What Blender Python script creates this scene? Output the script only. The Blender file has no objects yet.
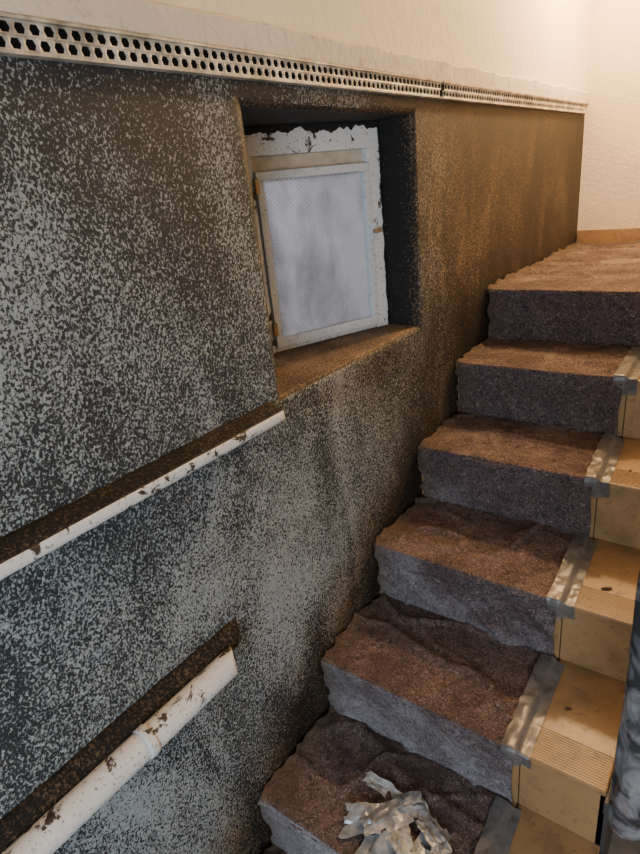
import bpy, bmesh, math, random
from mathutils import Vector, Matrix, noise
random.seed(4)
C = bpy.context.scene.collection
Z0 = 1.667           # camera height above lower floor
RIS, RUN = 0.1818, 0.2795
def SY(k): return 0.305 + RUN*k
def SZ(k): return RIS*(k+1)
XF, XS = 0.50, 0.68  # fleece edge, stair open side

# ---------------------------------------------------------------- helpers
def mesh_obj(name, bm, mats, parent=None, smooth=False):
    me = bpy.data.meshes.new(name)
    bmesh.ops.recalc_face_normals(bm, faces=bm.faces)
    bm.to_mesh(me); bm.free()
    for m in (mats if isinstance(mats, (list, tuple)) else [mats]): me.materials.append(m)
    if smooth:
        for p in me.polygons: p.use_smooth = True
    o = bpy.data.objects.new(name, me); C.objects.link(o)
    if parent: o.parent = parent
    return o
def empty(name):
    e = bpy.data.objects.new(name, None); e.empty_display_size = .05; C.objects.link(e); return e
def add_box(bm, x0,x1,y0,y1,z0,z1, mi=0, bev=0.0, M=None):
    vs=[bm.verts.new((x,y,z)) for x in (x0,x1) for y in (y0,y1) for z in (z0,z1)]
    fs=[(0,1,3,2),(4,6,7,5),(0,4,5,1),(2,3,7,6),(0,2,6,4),(1,5,7,3)]
    faces=[bm.faces.new([vs[i] for i in f]) for f in fs]
    for f in faces: f.material_index=mi
    if bev>0:
        es=list({e for f in faces for e in f.edges})
        r=bmesh.ops.bevel(bm, geom=es, offset=bev, segments=2, profile=.5, affect='EDGES', material=-1)
        for f in r['faces']: f.material_index=mi
def box(name,x0,x1,y0,y1,z0,z1,mat,parent=None,bev=0.0):
    bm=bmesh.new(); add_box(bm,x0,x1,y0,y1,z0,z1,bev=bev); return mesh_obj(name,bm,mat,parent)

class N:
    def __init__(s,name):
        s.m=bpy.data.materials.new(name); s.m.use_nodes=True; s.t=s.m.node_tree; s.t.nodes.clear()
        s.out=s.t.nodes.new('ShaderNodeOutputMaterial')
        s.b=s.t.nodes.new('ShaderNodeBsdfPrincipled'); s.t.links.new(s.b.outputs[0],s.out.inputs[0])
        s.tc=s.t.nodes.new('ShaderNodeTexCoord'); s.co=s.tc.outputs['Object']
    def L(s,a,b): s.t.links.new(a,b)
    def _in(s,sock,v):
        if isinstance(v,bpy.types.NodeSocket): s.L(v,sock)
        elif isinstance(v,(tuple,list)) and len(v)==3 and sock.type=='RGBA': sock.default_value=(*v,1)
        else: sock.default_value=v
    def map(s,scale=(1,1,1),rot=(0,0,0)):
        n=s.t.nodes.new('ShaderNodeMapping'); n.inputs['Scale'].default_value=scale; n.inputs['Rotation'].default_value=rot
        s.L(s.co,n.inputs[0]); return n.outputs[0]
    def noise(s,scale,detail=3,rough=.55,dist=0,vec=None):
        n=s.t.nodes.new('ShaderNodeTexNoise'); n.inputs['Scale'].default_value=scale; n.inputs['Detail'].default_value=detail
        n.inputs['Roughness'].default_value=rough; n.inputs['Distortion'].default_value=dist
        s.L(vec or s.co,n.inputs['Vector']); return n.outputs['Fac']
    def math(s,op,a,b=0.0,c=None):
        n=s.t.nodes.new('ShaderNodeMath'); n.operation=op; s._in(n.inputs[0],a); s._in(n.inputs[1],b)
        if c is not None: s._in(n.inputs[2],c)
        return n.outputs[0]
    def rng(s,v,a,b,c=0.0,d=1.0):
        n=s.t.nodes.new('ShaderNodeMapRange'); s._in(n.inputs[0],v)
        for i,x in enumerate((a,b,c,d)): n.inputs[i+1].default_value=x
        return n.outputs[0]
    def mix(s,f,a,b,mode='MIX'):
        n=s.t.nodes.new('ShaderNodeMix'); n.data_type='RGBA'; n.blend_type=mode
        s._in(n.inputs[0],f); s._in(n.inputs[6],a); s._in(n.inputs[7],b); return n.outputs[2]
    def xyz(s,v=None):
        n=s.t.nodes.new('ShaderNodeSeparateXYZ'); s.L(v or s.co,n.inputs[0]); return n.outputs
    def nrm(s):
        n=s.t.nodes.new('ShaderNodeNewGeometry'); return s.xyz(n.outputs['True Normal'])
    def col(s,c): s._in(s.b.inputs['Base Color'],c)
    def rough(s,r): s._in(s.b.inputs['Roughness'],r)
    def bump(s,h,strength=.3,dist=.002):
        n=s.t.nodes.new('ShaderNodeBump'); n.inputs['Strength'].default_value=strength; n.inputs['Distance'].default_value=dist
        s.L(h,n.inputs['Height']); s.L(n.outputs[0],s.b.inputs['Normal'])

# ---------------------------------------------------------------- materials
def m_speckle():
    n=N('speckled_scraped_paint')
    v=n.map((1,1.0,.8),(.5,0,0))
    n1=n.noise(240,2.5,.6,.5,v)
    n1b=n.noise(100,2,.5,.3,v)
    n2=n.noise(2.6,3,.55,.9,n.map((1,1.5,.7)))
    n3=n.noise(11,3,.6)
    n5=n.noise(26,3,.6)
    p=n.xyz(); y=p[1]; z=p[2]
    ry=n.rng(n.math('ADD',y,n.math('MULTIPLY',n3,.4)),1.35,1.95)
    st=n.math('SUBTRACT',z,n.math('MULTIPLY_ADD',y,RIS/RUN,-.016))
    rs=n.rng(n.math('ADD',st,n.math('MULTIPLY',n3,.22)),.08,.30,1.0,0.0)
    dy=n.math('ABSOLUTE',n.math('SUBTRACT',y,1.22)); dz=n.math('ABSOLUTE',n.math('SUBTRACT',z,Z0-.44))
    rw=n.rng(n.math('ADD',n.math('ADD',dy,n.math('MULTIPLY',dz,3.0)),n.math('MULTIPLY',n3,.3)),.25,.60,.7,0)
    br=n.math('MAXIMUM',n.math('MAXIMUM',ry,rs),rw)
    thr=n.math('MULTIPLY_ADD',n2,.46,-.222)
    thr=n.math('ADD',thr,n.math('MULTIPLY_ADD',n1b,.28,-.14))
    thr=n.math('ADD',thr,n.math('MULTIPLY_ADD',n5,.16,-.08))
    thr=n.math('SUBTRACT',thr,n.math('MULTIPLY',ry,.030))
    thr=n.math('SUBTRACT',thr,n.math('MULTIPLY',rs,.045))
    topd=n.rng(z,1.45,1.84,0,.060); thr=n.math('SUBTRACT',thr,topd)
    s=n.math('ADD',n1,thr)
    mask=n.rng(s,.488,.580)
    n4=n.noise(60,2,.5)
    grey=n.mix(n4,(.195,.225,.235),(.38,.415,.41))
    brown=n.mix(n4,(.115,.078,.040),(.25,.175,.10))
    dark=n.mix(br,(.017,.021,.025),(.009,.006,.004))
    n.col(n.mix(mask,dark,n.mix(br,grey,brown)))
    n.rough(n.rng(mask,0,1,.60,.88))
    n.bump(n.math('ADD',mask,n.math('MULTIPLY',n1,.6)),.5,.0012)
    return n.m
def m_reveal():
    n=N('dark_reveal_paint'); nx=n.nrm()
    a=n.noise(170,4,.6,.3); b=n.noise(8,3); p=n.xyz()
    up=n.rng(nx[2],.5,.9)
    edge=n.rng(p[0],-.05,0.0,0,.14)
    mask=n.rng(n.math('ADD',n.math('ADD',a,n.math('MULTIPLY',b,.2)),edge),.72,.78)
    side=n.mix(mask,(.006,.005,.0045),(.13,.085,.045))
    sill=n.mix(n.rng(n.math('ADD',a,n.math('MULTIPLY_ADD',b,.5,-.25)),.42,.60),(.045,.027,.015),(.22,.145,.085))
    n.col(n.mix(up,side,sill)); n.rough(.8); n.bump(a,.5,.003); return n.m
def m_plaster(name,c1,c2,bs=60,bstr=.4,stain=.35,sc=22):
    n=N(name); a=n.noise(2.5,4,.6); b=n.noise(bs,4,.6)
    st=n.rng(n.noise(sc,5,.7),.58,.74,0,stain)
    n.col(n.mix(st,n.mix(a,c1,c2),(.38,.31,.23))); n.rough(.85); n.bump(b,bstr,.004); return n.m
def m_whitechip(name,thr=.62,base=(.74,.72,.68),dust=True,a0=.60,a1=.85,sc=24):
    n=N(name); nx=n.nrm()
    a=n.noise(sc,5,.7,.5); b=n.noise(160,3,.6)
    chip=n.rng(a,thr,thr+.03); fine=n.rng(b,.60,.68,0,.7)
    c=n.mix(n.noise(6,3),base,tuple(x*.8 for x in base))
    c=n.mix(n.math('MAXIMUM',chip,fine),c,(.05,.035,.022))
    if dust:
        up=n.rng(n.math('ADD',nx[2],n.math('MULTIPLY_ADD',a,.5,-.25)),a0,a1)
        d=n.mix(n.rng(n.noise(170,4,.6),.46,.68),(.010,.007,.005),(.11,.065,.032))
        c=n.mix(up,c,d)
    n.col(c); n.rough(.5); n.bump(a,.2,.002); return n.m
def m_dustledge():
    n=N('brown_dusty_ledge'); a=n.noise(190,4,.6,.3); b=n.noise(12,3)
    n.col(n.mix(n.rng(n.math('ADD',a,n.math('MULTIPLY_ADD',b,.3,-.15)),.50,.68),(.007,.005,.004),(.12,.078,.042)))
    n.rough(.95); n.bump(a,.9,.006); return n.m
def m_fleece():
    n=N('painters_fleece'); nx=n.nrm()
    f=n.noise(200,4,.8,.6); g=n.noise(42,5,.78,1.4); h=n.noise(5,4,.6,.8); k=n.noise(330,2,.7); q=n.noise(95,3,.7,.5)
    p=n.xyz()
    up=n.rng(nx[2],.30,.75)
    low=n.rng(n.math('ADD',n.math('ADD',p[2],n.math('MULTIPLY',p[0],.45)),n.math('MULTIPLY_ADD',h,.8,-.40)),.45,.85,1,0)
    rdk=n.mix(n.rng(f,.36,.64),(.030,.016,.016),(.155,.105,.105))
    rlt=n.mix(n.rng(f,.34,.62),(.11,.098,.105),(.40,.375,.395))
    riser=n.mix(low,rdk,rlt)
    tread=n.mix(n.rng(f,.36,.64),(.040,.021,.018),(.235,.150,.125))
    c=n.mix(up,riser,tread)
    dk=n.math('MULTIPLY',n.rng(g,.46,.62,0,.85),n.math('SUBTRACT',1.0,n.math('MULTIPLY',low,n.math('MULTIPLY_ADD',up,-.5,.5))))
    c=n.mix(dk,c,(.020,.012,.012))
    c=n.mix(n.rng(q,.59,.69,0,.55),c,(.38,.31,.29))
    c=n.mix(n.rng(k,.60,.69,0,.7),c,(.50,.44,.43))
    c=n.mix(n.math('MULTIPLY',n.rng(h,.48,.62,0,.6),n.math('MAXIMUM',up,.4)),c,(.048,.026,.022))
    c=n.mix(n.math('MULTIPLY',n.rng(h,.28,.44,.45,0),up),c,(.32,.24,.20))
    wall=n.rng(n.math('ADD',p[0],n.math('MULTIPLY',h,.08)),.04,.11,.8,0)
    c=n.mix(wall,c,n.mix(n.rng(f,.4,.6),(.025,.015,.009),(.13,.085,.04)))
    n.col(c); n.rough(.95); n.bump(n.math('ADD',f,n.math('MULTIPLY',g,1.2)),.6,.004); return n.m
def m_tile():
    n=N('ochre_stair_tile'); a=n.noise(5,4,.6); b=n.noise(60,3,.6); h=n.noise(11,4,.65)
    c=n.mix(a,(.30,.170,.070),(.39,.235,.110)); c=n.mix(n.rng(b,.58,.70,0,.6),c,(.13,.07,.035))
    c=n.mix(n.rng(h,.48,.68,0,.6),c,(.15,.095,.050))
    n.col(c); n.rough(.38); n.bump(b,.1,.001); return n.m
def m_plain(name,c,r=.6,metal=0,var=.25,sc=20,bump=.1):
    n=N(name); a=n.noise(sc,4,.6); n.col(n.mix(n.rng(a,.3,.7),tuple(x*(1-var) for x in c),tuple(min(1,x*(1+var)) for x in c)))
    n.rough(r); n.b.inputs['Metallic'].default_value=metal; n.bump(a,bump,.002); return n.m

M_spk=m_speckle(); M_rev=m_reveal()
M_up=m_plaster('cream_plaster',(.90,.80,.62),(.85,.73,.55),30,.8,.25,9)
M_band=m_plaster('white_plaster_edge',(.80,.74,.65),(.60,.52,.42),60,.8,.85)
M_back=m_plaster('stippled_plaster',(.80,.65,.47),(.72,.57,.40),110,.9,.2)
M_white=m_plaster('white_wall',(.44,.45,.45),(.39,.40,.40),50,.2)
M_rail=m_whitechip('chipped_white_rail',.56)
M_pipe=m_whitechip('chipped_white_pipe',.565,(.72,.70,.67),True,1.0,1.12,20)
M_frame=m_whitechip('window_white_paint',.60,(.84,.86,.87),dust=False)
M_case=m_whitechip('casement_offwhite',.68,(.72,.77,.81),dust=False)
M_beige=m_plain('beige_rebate',(.55,.48,.38),.6)
M_ledge=m_dustledge()
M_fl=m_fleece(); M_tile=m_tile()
M_grout=m_plain('stair_grout',(.10,.07,.05),.9)
M_string=m_plain('dark_stringer_paint',(.045,.042,.040),.5)
M_tape=m_plain('duct_tape',(.145,.135,.13),.34,.1,.30,25,.5)
M_perf=m_plain('perforated_profile_metal',(.50,.45,.37),.5,.15,.6,24)
M_dark=m_plain('cavity_dark',(.012,.010,.009),.9)
M_deb=m_plain('paint_flake',(.06,.035,.02),.9)
M_brass=m_plain('hinge_metal',(.42,.28,.15),.45,.5)
M_floor=m_plain('lower_floor_concrete',(.20,.17,.14),.8)
M_foil=m_plain('silver_tape_scrap',(.30,.305,.32),.36,.35,.45,40,.4)
M_paper=m_plain('crumpled_paper',(.40,.39,.37),.75,0,.45,45,.3)
def m_film():
    n=N('plastic_film'); a=n.noise(14,4,.55,.8); v=n.map((1,1,.25)); b=n.noise(45,3,.55,.6,v)
    n.col(n.mix(n.rng(a,.42,.62),(.05,.05,.055),(.34,.34,.36))); n.rough(.18)
    n.b.inputs['Metallic'].default_value=.3
    n.bump(n.math('ADD',a,b),.6,.006); return n.m
M_film=m_film()
def m_pane():
    n=N('structured_frosted_glass')
    v=n.map((1,1,1),(0,0,math.radians(-21.2)))
    p=n.xyz(v)
    P=.0098
    w1=n.math('SINE',n.math('MULTIPLY',p[1],2*math.pi/P)); w2=n.math('SINE',n.math('MULTIPLY',p[2],2*math.pi/P))
    g=n.math('MULTIPLY',w1,w2); gg=n.rng(g,-.3,.9)
    a=n.noise(14,5,.7,.2,n.map((1,1,.6))); b=n.noise(3.0,3,.6,.2)
    c=n.mix(n.rng(n.math('ADD',a,n.math('MULTIPLY_ADD',b,.8,-.4)),.30,.62),(.44,.44,.46),(.68,.68,.70))
    c=n.mix(n.math('MULTIPLY',gg,.40),c,(.24,.24,.26))
    n.col(c); n.rough(.3); n.bump(g,.8,.002)
    tr=n.t.nodes.new('ShaderNodeBsdfTranslucent'); n.L(c,tr.inputs[0])
    mx=n.t.nodes.new('ShaderNodeMixShader'); mx.inputs[0].default_value=.72
    n.L(n.b.outputs[0],mx.inputs[1]); n.L(tr.outputs[0],mx.inputs[2]); n.L(mx.outputs[0],n.out.inputs[0]); return n.m
M_pane=m_pane()

# ---------------------------------------------------------------- left wall with niche
YN0,YN1,ZN0,ZN1=.85,1.475,Z0-.397,Z0+.141
YB,YE=-1.6,3.15; ZT=Z0+.215
def wall_left():
    bm=bmesh.new()
    ys=[YB,YN0,YN1,YE]; zs=[0,ZN0,ZN1,ZT]
    g=[[bm.verts.new((0,y,z)) for z in zs] for y in ys]
    for i in range(3):
        for j in range(3):
            if i==1 and j==1: continue
            bm.faces.new([g[i][j],g[i+1][j],g[i+1][j+1],g[i][j+1]])
    path=[(0,YN0),(-.265,1.062),(-.36,1.062)]
    pathR=[(0,YN1),(-.105,YN1),(-.36,YN1)]
    def row(path,z,first): return [first]+[bm.verts.new((x,y,z)) for x,y in path[1:]]
    lb=row(path,ZN0,g[1][1]); lt=row(path,ZN1,g[1][2]); rb=row(pathR,ZN0,g[2][1]); rt=row(pathR,ZN1,g[2][2])
    rev=[]
    for i in range(2):
        rev.append(bm.faces.new([lb[i],lb[i+1],lt[i+1],lt[i]]))
        rev.append(bm.faces.new([rb[i],rt[i],rt[i+1],rb[i+1]]))
        rev.append(bm.faces.new([lb[i],rb[i],rb[i+1],lb[i+1]]))
        rev.append(bm.faces.new([lt[i],lt[i+1],rt[i+1],rt[i]]))
    for f in rev: f.material_index=1
    es=[e for e in bm.edges if all(abs(v.co.x)<1e-6 for v in e.verts) and
        all(YN0-1e-6<=v.co.y<=YN1+1e-6 and ZN0-1e-6<=v.co.z<=ZN1+1e-6 for v in e.verts)]
    bmesh.ops.bevel(bm,geom=es,offset=.018,segments=5,profile=.5,affect='EDGES',material=-1)
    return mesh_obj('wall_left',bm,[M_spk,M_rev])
wall_left()
box('wall_left_upper',-.12,0,YB,YE,ZT,3.1,M_up)
bm=bmesh.new(); prev=None; n_=300
for i in range(n_+1):
    y=YB+(YE-YB-.002)*i/n_
    w=noise.noise(Vector((y*9,0,0)))*.008+noise.noise(Vector((y*40,3,0)))*.004
    pr=[(.001,Z0+.222),(.014,Z0+.222),(.0145+w*.3,Z0+.240),(.014+w*.3,Z0+.262+w),(.008,Z0+.2665+w),(.001,Z0+.268+w)]
    vs=[bm.verts.new((x,y,z)) for x,z in pr]
    if prev:
        for j in range(5): bm.faces.new([prev[j],vs[j],vs[j+1],prev[j+1]])
    prev=vs
mesh_obj('trim_1',bm,M_band,smooth=False)

# ---------------------------------------------------------------- perforated profile
prof=empty('perforated_wall_profile')
def strip(y0,y1,pid):
    bm=bmesh.new(); w,h=.0190,.0165; zb=Z0+.183; X=.014
    for r in range(2):
        y=y0+(w/2 if r else 0)
        z=zb+r*h
        while y+w<=y1+1e-6:
            cy,cz=y+w/2,z+h/2
            rect=[(-1,-1),(0,-1),(1,-1),(1,0),(1,1),(0,1),(-1,1),(-1,0)]
            hex_=[(-.45,-.72),(0,-.72),(.45,-.72),(.76,0),(.45,.72),(0,.72),(-.45,.72),(-.76,0)]
            R=[bm.verts.new((X,cy+a*w/2,cz+b*h/2)) for a,b in rect]
            H=[bm.verts.new((X-.001,cy+a*w/2,cz+b*h/2)) for a,b in hex_]
            for i in range(8):
                j=(i+1)%8; bm.faces.new([R[i],R[j],H[j],H[i]])
            y+=w
    o=mesh_obj('perforated_face_%d'%pid,bm,M_perf,prof)
    s=o.modifiers.new('t','SOLIDIFY'); s.thickness=.0016; s.offset=0
    bm=bmesh.new()
    add_box(bm,.001,X+.003,y0,y1-.001,zb-.0035,zb); add_box(bm,.001,X+.005,y0,y1-.001,zb+2*h,zb+2*h+.004)
    mesh_obj('profile_flange_%d'%pid,bm,M_perf,prof)
    box('profile_cavity_%d'%pid,.0005,.003,y0,y1-.001,zb,zb+2*h,M_dark,prof)
strip(YB+.01,1.615,1); strip(1.622,3.10,2)

# ---------------------------------------------------------------- window in niche
win=empty('window_1')
A=Vector((-.100,YN1,0)); d=Vector((-.362,-.932,0)).normalized(); nn=Vector((.932,-.362,0)).normalized()
WM=Matrix(((nn.x,d.x,0,A.x),(nn.y,d.y,0,A.y),(0,0,1,0),(0,0,0,1)))
def wbox(name,s0,s1,z0,z1,n0,n1,mat,bev=.002):
    bm=bmesh.new(); add_box(bm,n0,n1,s0,s1,z0+Z0,z1+Z0,bev=bev); bm.transform(WM); return mesh_obj(name,bm,mat,win)
wbox('frame_top',.004,.43,.078,.139,-.05,.006,M_frame)
wbox('frame_right',.006,.050,-.396,.078,-.05,.006,M_frame)
wbox('frame_left',.386,.43,-.396,.078,-.05,.006,M_frame)
wbox('frame_bottom',.050,.386,-.396,-.372,-.05,.000,M_frame)
wbox('frame_inner_rebate',.050,.386,.044,.078,-.05,-.012,M_beige)
bm=bmesh.new()
def ragged(p0,p1,axis,base,seed):
    n=90; prev=None
    for i in range(n+1):
        t=i/n; s=p0+(p1-p0)*t
        w=base+noise.noise(Vector((s*22,seed,0)))*base*1.2+noise.noise(Vector((s*80,seed,2)))*base*.6
        w=max(.001,w)
        if axis=='z': a=bm.verts.new((.0075,s,Z0+.1395)); b=bm.verts.new((.0075,s,Z0+.1395-w))
        else: a=bm.verts.new((.0075,.0055,Z0+s)); b=bm.verts.new((.0075,.0055+w,Z0+s))
        if prev: bm.faces.new([prev[0],a,b,prev[1]])
        prev=(a,b)
ragged(.005,.43,'z',.014,3); ragged(-.395,.139,'y',.005,8)
bm.transform(WM); mesh_obj('overpaint_edge',bm,M_rev,win)
c0,c1,b0,b1=.046,.383,-.384,.044; bw=.020
wbox('casement_top',c0,c1,b1-bw,b1,-.02,.012,M_case)
wbox('casement_bottom',c0,c1,b0,b0+bw+.004,-.02,.012,M_case)
wbox('casement_right',c0,c0+bw,b0+bw,b1-bw,-.02,.012,M_case)
wbox('casement_left',c1-bw,c1,b0+bw,b1-bw,-.02,.012,M_case)
wbox('pane',c0+bw,c1-bw,b0+bw,b1-bw,-.008,-.004,M_pane,0)
wbox('latch_plate',.040,.058,-.150,-.105,.012,.020,M_case)
wbox('latch_handle',.030,.056,-.133,-.123,.019,.032,M_brass)
wbox('hinge_upper',.378,.390,-.005,.030,.008,.018,M_brass)
wbox('hinge_lower',.378,.390,-.35,-.315,.008,.018,M_brass)

# ---------------------------------------------------------------- rails on the wall
def rail(name,prof_pts,y0,y1,mat,parent,endcut=0.0,seg=160,smooth=True,amp=.0012,clampx=True):
    bm=bmesh.new(); rows=[]
    for i in range(seg+1):
        t=i/seg
        vs=[]
        for (x,z) in prof_pts:
            y=y0+(y1-y0-endcut*max(0,x)/.06)*t
            q=noise.noise(Vector((x*20,y*7,z*20)))*amp+noise.noise(Vector((x*60,y*35,z*60)))*amp*.6
            vs.append(bm.verts.new((max(.0005,x+q) if x>.002 else .0005,y,z+q)))
        rows.append(vs)
    n=len(prof_pts)
    for i in range(seg):
        for j in range(n):
            bm.faces.new([rows[i][j],rows[i+1][j],rows[i+1][(j+1)%n],rows[i][(j+1)%n]])
    bm.faces.new(rows[0]); bm.faces.new(list(reversed(rows[-1])))
    return mesh_obj(name,bm,mat,parent,smooth)
r1=empty('wall_ledge_board')
z=Z0-.397
rail('dust_layer',[(0,z+.004),(.012,z+.002),(.030,z-.001),(.041,z-.003),(.040,z-.012),(0,z-.012)],-1.2,.812,M_ledge,r1,.02,amp=.003)
rail('board',[(0,z-.001),(.040,z-.004),(.046,z-.005),(.048,z-.010),(.048,z-.021),(.045,z-.026),(.036,z-.028),(0,z-.028)],-1.2,.815,M_rail,r1,.02)
r2=empty('wall_handrail')
z=Z0-.808
rail('dusty_backing',[(0,z+.010),(.012,z+.001),(.022,z-.006),(.030,z-.014),(.030,z-.03),(0,z-.04)],-1.2,.622,M_ledge,r2,.06,amp=.004)
PR=.025; pcx,pcz=.050,z-.028
def circ(r): return [(pcx+r*math.cos(a),pcz+r*math.sin(a)) for a in [2*math.pi*i/28 for i in range(28)]]
rail('pipe',circ(PR),-1.2,.590,M_pipe,r2,.04,amp=.0008)
rail('pipe_collar',circ(PR+.0025),.335,.352,M_pipe,r2,0,4)

# ---------------------------------------------------------------- staircase
st=empty('tiled_staircase')
bm=bmesh.new()
pts=[(SY(0)+.03,0)]
for k in range(0,7):
    pts+= [(SY(k)+.03,SZ(k)-.014)]
    if k<6: pts+=[(SY(k+1)+.03,SZ(k)-.014)]
pts+=[(YE-.002,SZ(6)-.014),(YE-.002,SZ(6)-.20),(SY(6)+.25,SZ(6)-.20),(SY(1),0)]
a=[bm.verts.new((.002,y,z)) for y,z in pts]; b=[bm.verts.new((XS-.012,y,z)) for y,z in pts]
bm.faces.new(a); bm.faces.new(list(reversed(b)))
for i in range(len(pts)):
    j=(i+1)%len(pts); bm.faces.new([a[i],b[i],b[j],a[j]])
mesh_obj('stair_body',bm,M_grout,st)
bm=bmesh.new(); bm2=bmesh.new(); bm3=bmesh.new()
xj=[.003,.17,.34,.51,XS]
for k in range(0,7):
    y1=SY(k+1)+.028 if k<6 else SY(6)+.30
    for a_,b_ in zip(xj[:-1],xj[1:]):
        add_box(bm,a_+.0012,b_-.0012,SY(k)+.004,y1-.002,SZ(k)-.014,SZ(k),bev=.0035)
        for r in range(13):
            yy=SY(k)+.012+r*.0062
            add_box(bm3,a_+.004,b_-.004,yy,yy+.0030,SZ(k)-.001,SZ(k)+.0014)
        zb=SZ(k-1)+.001 if k>0 else .001
        add_box(bm2,a_+.0012,b_-.0012,SY(k)+.020,SY(k)+.030,zb,SZ(k)-.015,bev=.001)
mesh_obj('tread_tiles',bm,M_tile,st); mesh_obj('riser_tiles',bm2,M_tile,st); mesh_obj('grip_ridges',bm3,M_tile,st)
box('landing_tiles',XS-.01,1.895,SY(6),YE-.002,SZ(6)-.16,SZ(6),M_tile,st)
bm=bmesh.new(); pp=[(SY(0),0),(SY(0),SZ(0)-.016)]
for k in range(0,6): pp+=[(SY(k+1)+.02,SZ(k)-.016),(SY(k+1)+.02,SZ(k+1)-.016)]
pp+=[(SY(6)+.02,SZ(6)-.35),(SY(1)+.1,0)]
a=[bm.verts.new((XS-.012,y,z)) for y,z in pp]; b=[bm.verts.new((XS+.006,y,z)) for y,z in pp]
bm.faces.new(a); bm.faces.new(list(reversed(b)))
for i in range(len(pp)):
    j=(i+1)%len(pp); bm.faces.new([a[i],b[i],b[j],a[j]])
mesh_obj('side_stringer',bm,M_string,st)

# ---------------------------------------------------------------- fleece cover
def prof_step(k,off=.004,down=None,back=None):
    P=[]; y0=SY(k); z1=SZ(k)
    zb=SZ(k-1)+.006 if k>0 else .01
    if down is not None: zb=z1-down
    nr=26
    yb=y0+.018
    R=.004
    for i in range(nr):
        t=i/(nr-1); P.append((yb-off-(.018)*t**1.5,zb+(z1-R-zb)*t,-1,0,'r',t))
    for i in range(1,6):
        a=math.pi/2*i/5; P.append((y0-off+R-R*math.cos(a),z1-R+(R+off)*math.sin(a),-math.cos(a),math.sin(a),'n',0))
    ye=(SY(k+1)+.016) if k<6 else YE-.004
    if back is not None: ye=back
    nt=38 if k<6 else 120
    ys=P[-1][0]
    for i in range(1,nt+1):
        t=i/nt; P.append((ys+(ye-ys)*t,z1+off,0,1,'t',t))
    return P
def ridge(q,s=5.0): return max(0,1-abs(noise.noise(q))*s)
def disp(x,y,z,k,kind,t):
    base=abs(noise.noise(Vector((x*6+k*5,y*6,z*6))))*.003
    if kind=='r':
        w=base+ridge(Vector((x*4+z*4+k*3.1,z*3,k*1.7)),7)**2*.012*(1-t*.5)+ridge(Vector((x*7-z*7,z*6,k*4.7)),6)**2*.009*(1-t*.5)+abs(noise.noise(Vector((x*9+k*3,z*3,k))))*.014*(1-t)
    elif kind=='n': w=base*.5+abs(noise.noise(Vector((x*8,k*3.3,0))))*.003
    else: w=base+(ridge(Vector((x*3+y*3,y*5-x*2,k*2.7)),8)**2*.010+ridge(Vector((x*6-y*3,y*6+x*2,k*5.7)),8)**2*.006)*min(1,t*5)
    return w+noise.noise(Vector((x*90,y*90,z*90)))*.0005
bm=bmesh.new()
for k in range(0,7):
    P=prof_step(k,.0045); x1=XF if k<6 else .66
    nx=120; rows=[]
    for (y,z,ny,nz,kd,tt) in P:
        vs=[]
        el=.004+abs(noise.noise(Vector((y*18,z*18,k))))*.030
        er=noise.noise(Vector((y*8,z*8,k+40)))*.010
        for i in range(nx+1):
            x=el+(x1+er-el)*i/nx
            w=disp(x,y,z,k,kd,tt)
            xe=min((x-el)/.035,1)
            lift=(1-xe)**2*.014*(1 if kd!='r' else .5)*(.3+abs(noise.noise(Vector((y*12,z*12,7))))*1.6)
            vs.append(bm.verts.new((x,y+ny*(w+lift),z+nz*(w+lift))))
        rows.append(vs)
    for a,b in zip(rows[:-1],rows[1:]):
        for i in range(nx): bm.faces.new([a[i],a[i+1],b[i+1],b[i]])
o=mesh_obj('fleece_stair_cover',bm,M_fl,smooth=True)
s=o.modifiers.new('t','SOLIDIFY'); s.thickness=.003; s.offset=-1

# ---------------------------------------------------------------- tape along fleece edge
bm=bmesh.new()
for k in range(0,6):
    P=prof_step(k,.0115,down=.050,back=SY(k+1)+.004)
    sk=random.uniform(-.018,.012); rows=[]
    for (y,z,ny,nz,kd,tt) in P:
        c=XF+.004+sk*((y-SY(k))/RUN-.4); hw=.029
        vs=[]
        ragL=noise.noise(Vector((y*45,z*45,k)))*.004
        for i in range(15):
            t=i/14; x=c-hw+2*hw*t+ragL*(1-t)
            drop=-.0105*min(1,max(0,(t-.48)*6)) + .001
            w=noise.noise(Vector((x*50,y*24,z*24+k)))*.003+ridge(Vector((x*20,y*40,z*40)),4)**2*.0022
            vs.append(bm.verts.new((x,y+ny*(drop+w),z+nz*(drop+w+.002))))
        rows.append(vs)
    for a,b in zip(rows[:-1],rows[1:]):
        for i in range(14): bm.faces.new([a[i],a[i+1],b[i+1],b[i]])
mesh_obj('duct_tape',bm,M_tape,smooth=True)

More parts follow.
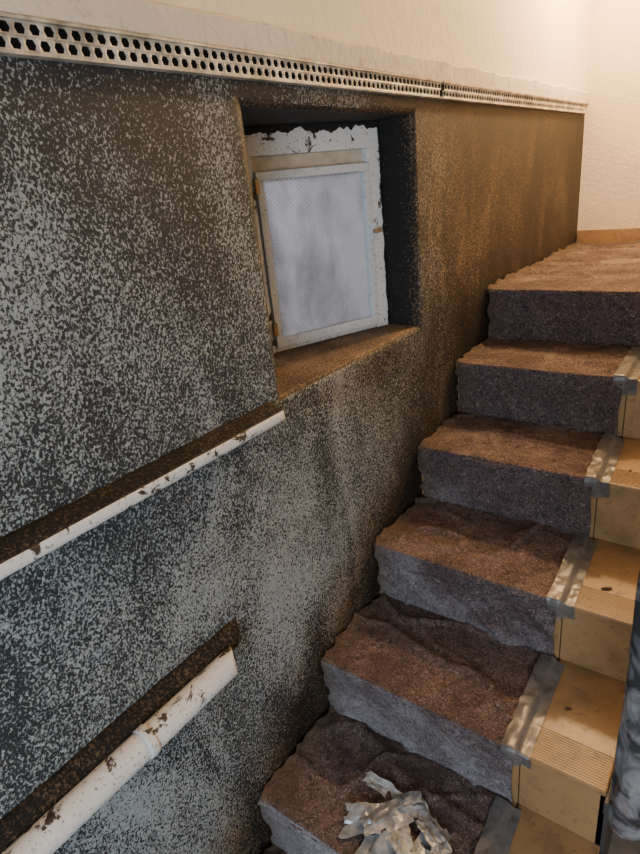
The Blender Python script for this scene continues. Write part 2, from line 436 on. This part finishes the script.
# ---------------------------------------------------------------- crumpled rubbish on lower step
tr=empty('crumpled_foil_and_paper')
def crumple(name,c,sx,sy,mat,seed,rz,tilt=(0,0),h=.02):
    bm=bmesh.new(); nx_,ny_=16,9; g=[]
    off=Vector((seed*7.3,seed*1.9,0))
    rnd=random.Random(seed)
    folds=[(rnd.uniform(0,math.pi),rnd.uniform(-.3,.3),rnd.uniform(.4,1.1)*rnd.choice((-1,1))) for _ in range(3)]
    for i in range(nx_):
        r=[]
        for j in range(ny_):
            u,v=i/(nx_-1)-.5,j/(ny_-1)-.5
            x,y=u*sx,v*sy
            edge=noise.noise(off+Vector((u*4,v*4,5)))*.014
            zz=0
            for (a,o_,s_) in folds:
                dd=(math.cos(a)*u+math.sin(a)*v)-o_
                zz+=abs(dd)*s_*h
            zz+=abs(noise.noise(off+Vector((u*4,v*4,0))))*h*.7
            r.append(bm.verts.new((x+edge,y+edge*.8,zz)))
        g.append(r)
    for i in range(nx_-1):
        for j in range(ny_-1):
            if (i in(0,nx_-2) or j in (0,ny_-2)) and rnd.random()<.06: continue
            bm.faces.new([g[i][j],g[i+1][j],g[i+1][j+1],g[i][j+1]])
    loose=[v for v in bm.verts if not v.link_faces]
    bmesh.ops.delete(bm,geom=loose,context='VERTS')
    bmesh.ops.triangulate(bm,faces=bm.faces)
    bm.transform(Matrix.Rotation(rz,4,'Z')@Matrix.Rotation(tilt[0],4,'X')@Matrix.Rotation(tilt[1],4,'Y'))
    zmin=min(v.co.z for v in bm.verts)
    for v in bm.verts: v.co.z-=zmin
    bm.transform(Matrix.Translation(c))
    o=mesh_obj(name,bm,mat,tr); s=o.modifiers.new('t','SOLIDIFY'); s.thickness=.0008
zt=SZ(1)+.010; DY=-.022
for (nm,x,y,dz,sx,sy,mt,sd,rz,tl,h) in [
 ('foil_strip_1',.262,.690,0,.12,.065,M_foil,8,.5,(.03,-.05),.012),
 ('foil_strip_2',.385,.690,0,.15,.055,M_foil,11,1.4,(.06,.03),.014),
 ('foil_strip_3',.325,.650,.002,.12,.08,M_foil,14,.1,(.03,.05),.014),
 ('paper_sheet_1',.262,.765,0,.13,.032,M_paper,3,-.15,(.08,.03),.010),
 ('foil_strip_4',.300,.725,.004,.15,.055,M_foil,5,.9,(-.04,.05),.014),
 ('paper_sheet_2',.375,.750,.002,.13,.028,M_paper,17,-.6,(.1,-.03),.010),
 ('foil_strip_5',.412,.660,0,.10,.05,M_foil,21,1.9,(-.05,-.05),.012),
 ('paper_sheet_3',.335,.690,.008,.11,.040,M_paper,23,2.3,(.05,.05),.012),
 ('foil_strip_6',.395,.725,.005,.10,.035,M_foil,29,2.6,(.1,.08),.012)]:
    crumple(nm,Vector((x,y+DY,zt+dz)),sx,sy,mt,sd,rz,tl,h)
random.seed(9)
bm=bmesh.new()
for i in range(40):
    k=random.choice([1,2,3,4,4,5,5,6]); x=random.uniform(.06,.64); y=SY(k)+random.uniform(.04,.25); r=random.uniform(.0015,.004)
    zz=SZ(k)+(.010 if x<XF else .002)
    m=Matrix.Translation((x,y,zz))@Matrix.Rotation(random.random()*6,4,'Z')@Matrix.Diagonal((r*2.0,r,r*.5,1))
    bmesh.ops.create_icosphere(bm,subdivisions=1,radius=1,matrix=m)
m=Matrix.Translation((.585,SY(4)-.18,SZ(3)+.003))@Matrix.Rotation(.6,4,'Z')@Matrix.Diagonal((.014,.005,.002,1))
bmesh.ops.create_icosphere(bm,subdivisions=2,radius=1,matrix=m)
mesh_obj('paint_debris',bm,M_deb)

# ---------------------------------------------------------------- wrapped baluster
bal=empty('plastic_wrapped_baluster')
bm=bmesh.new(); rows=[]; cx,cy=.724,.810; zb=Z0-1.108; zt2=Z0-.15
for i in range(141):
    t=i/140; z=zb+(zt2-zb)*t; vs=[]
    for j in range(36):
        a=2*math.pi*j/36
        r=.031+.007*abs(noise.noise(Vector((math.cos(a)*1.6,math.sin(a)*1.6,z*8))))+.003*noise.noise(Vector((math.cos(a)*3,math.sin(a)*3,z*14)))
        if i<4: r*=.75+.08*i
        vs.append(bm.verts.new((cx+r*math.cos(a),cy+r*math.sin(a),z)))
    rows.append(vs)
for a,b in zip(rows[:-1],rows[1:]):
    for j in range(36): bm.faces.new([a[j],a[(j+1)%36],b[(j+1)%36],b[j]])
bm.faces.new(rows[0]); bm.faces.new(rows[-1])
mesh_obj('film_wrap',bm,M_film,bal,True)
box('side_bracket',XS+.004,cx,cy-.012,cy+.012,zb+.02,zb+.05,M_string,bal,.002)

# ---------------------------------------------------------------- rest of the room
bm=bmesh.new(); x=.004
while x<1.88:
    add_box(bm,x,min(x+.197,1.898),YE-.011,YE-.001,SZ(6)+.002,SZ(6)+.068,bev=.002); x+=.2
mesh_obj('baseboard_back',bm,M_tile)
box('wall_back',-.12,2.0,YE,YE+.1,0,3.1,M_back)
box('wall_right',1.9,2.0,YB,YE,0,3.1,M_white)
box('wall_front',-.12,2.0,YB-.1,YB,0,3.1,M_white)
box('ceiling',-.12,2.0,YB-.1,YE+.1,3.1,3.2,M_white)
box('floor',-.12,2.0,YB-.1,YE+.1,-.1,0,M_floor)

# ---------------------------------------------------------------- lights
def area(name,loc,target,size,power,col):
    l=bpy.data.lights.new(name,'AREA'); l.shape='DISK'; l.size=size; l.energy=power; l.color=col
    o=bpy.data.objects.new(name,l); C.objects.link(o); o.location=loc
    o.rotation_euler=(Vector(target)-Vector(loc)).to_track_quat('-Z','Y').to_euler(); return o
def point(name,loc,r,power,col):
    l=bpy.data.lights.new(name,'POINT'); l.shadow_soft_size=r; l.energy=power; l.color=col
    o=bpy.data.objects.new(name,l); C.objects.link(o); o.location=loc; return o
point('landing_lamp_light',(.36,2.66,2.52),.09,115,(1,.66,.33))
area('stairwell_daylight',(1.15,-1.2,1.30),(.15,.75,.75),1.0,40,(.72,.86,1.0))
area('outside_daylight',(-1.1,.95,1.9),(-.2,1.25,1.5),.8,20,(.95,.95,1.0))
w=bpy.data.worlds.new('World'); bpy.context.scene.world=w; w.use_nodes=True
w.node_tree.nodes['Background'].inputs[0].default_value=(.88,.90,1,1); w.node_tree.nodes['Background'].inputs[1].default_value=.5

# ---------------------------------------------------------------- camera
cam=bpy.data.cameras.new('camera'); co=bpy.data.objects.new('camera',cam); C.objects.link(co)
H=Vector((-math.sin(math.radians(38.5)),math.cos(math.radians(38.5)),0)); p=math.radians(22.48); Zv=Vector((0,0,1))
F=H*math.cos(p)-Zv*math.sin(p); R0=H.cross(Zv).normalized(); U0=R0.cross(F).normalized()
ro=math.radians(6.17); R=R0*math.cos(ro)-U0*math.sin(ro); U=R0*math.sin(ro)+U0*math.cos(ro)
co.matrix_world=Matrix(((R.x,U.x,-F.x,.77),(R.y,U.y,-F.y,0),(R.z,U.z,-F.z,Z0),(0,0,0,1)))
cam.sensor_fit='VERTICAL'; cam.sensor_height=36; cam.lens=580/854*36; cam.clip_start=.02
bpy.context.scene.camera=co
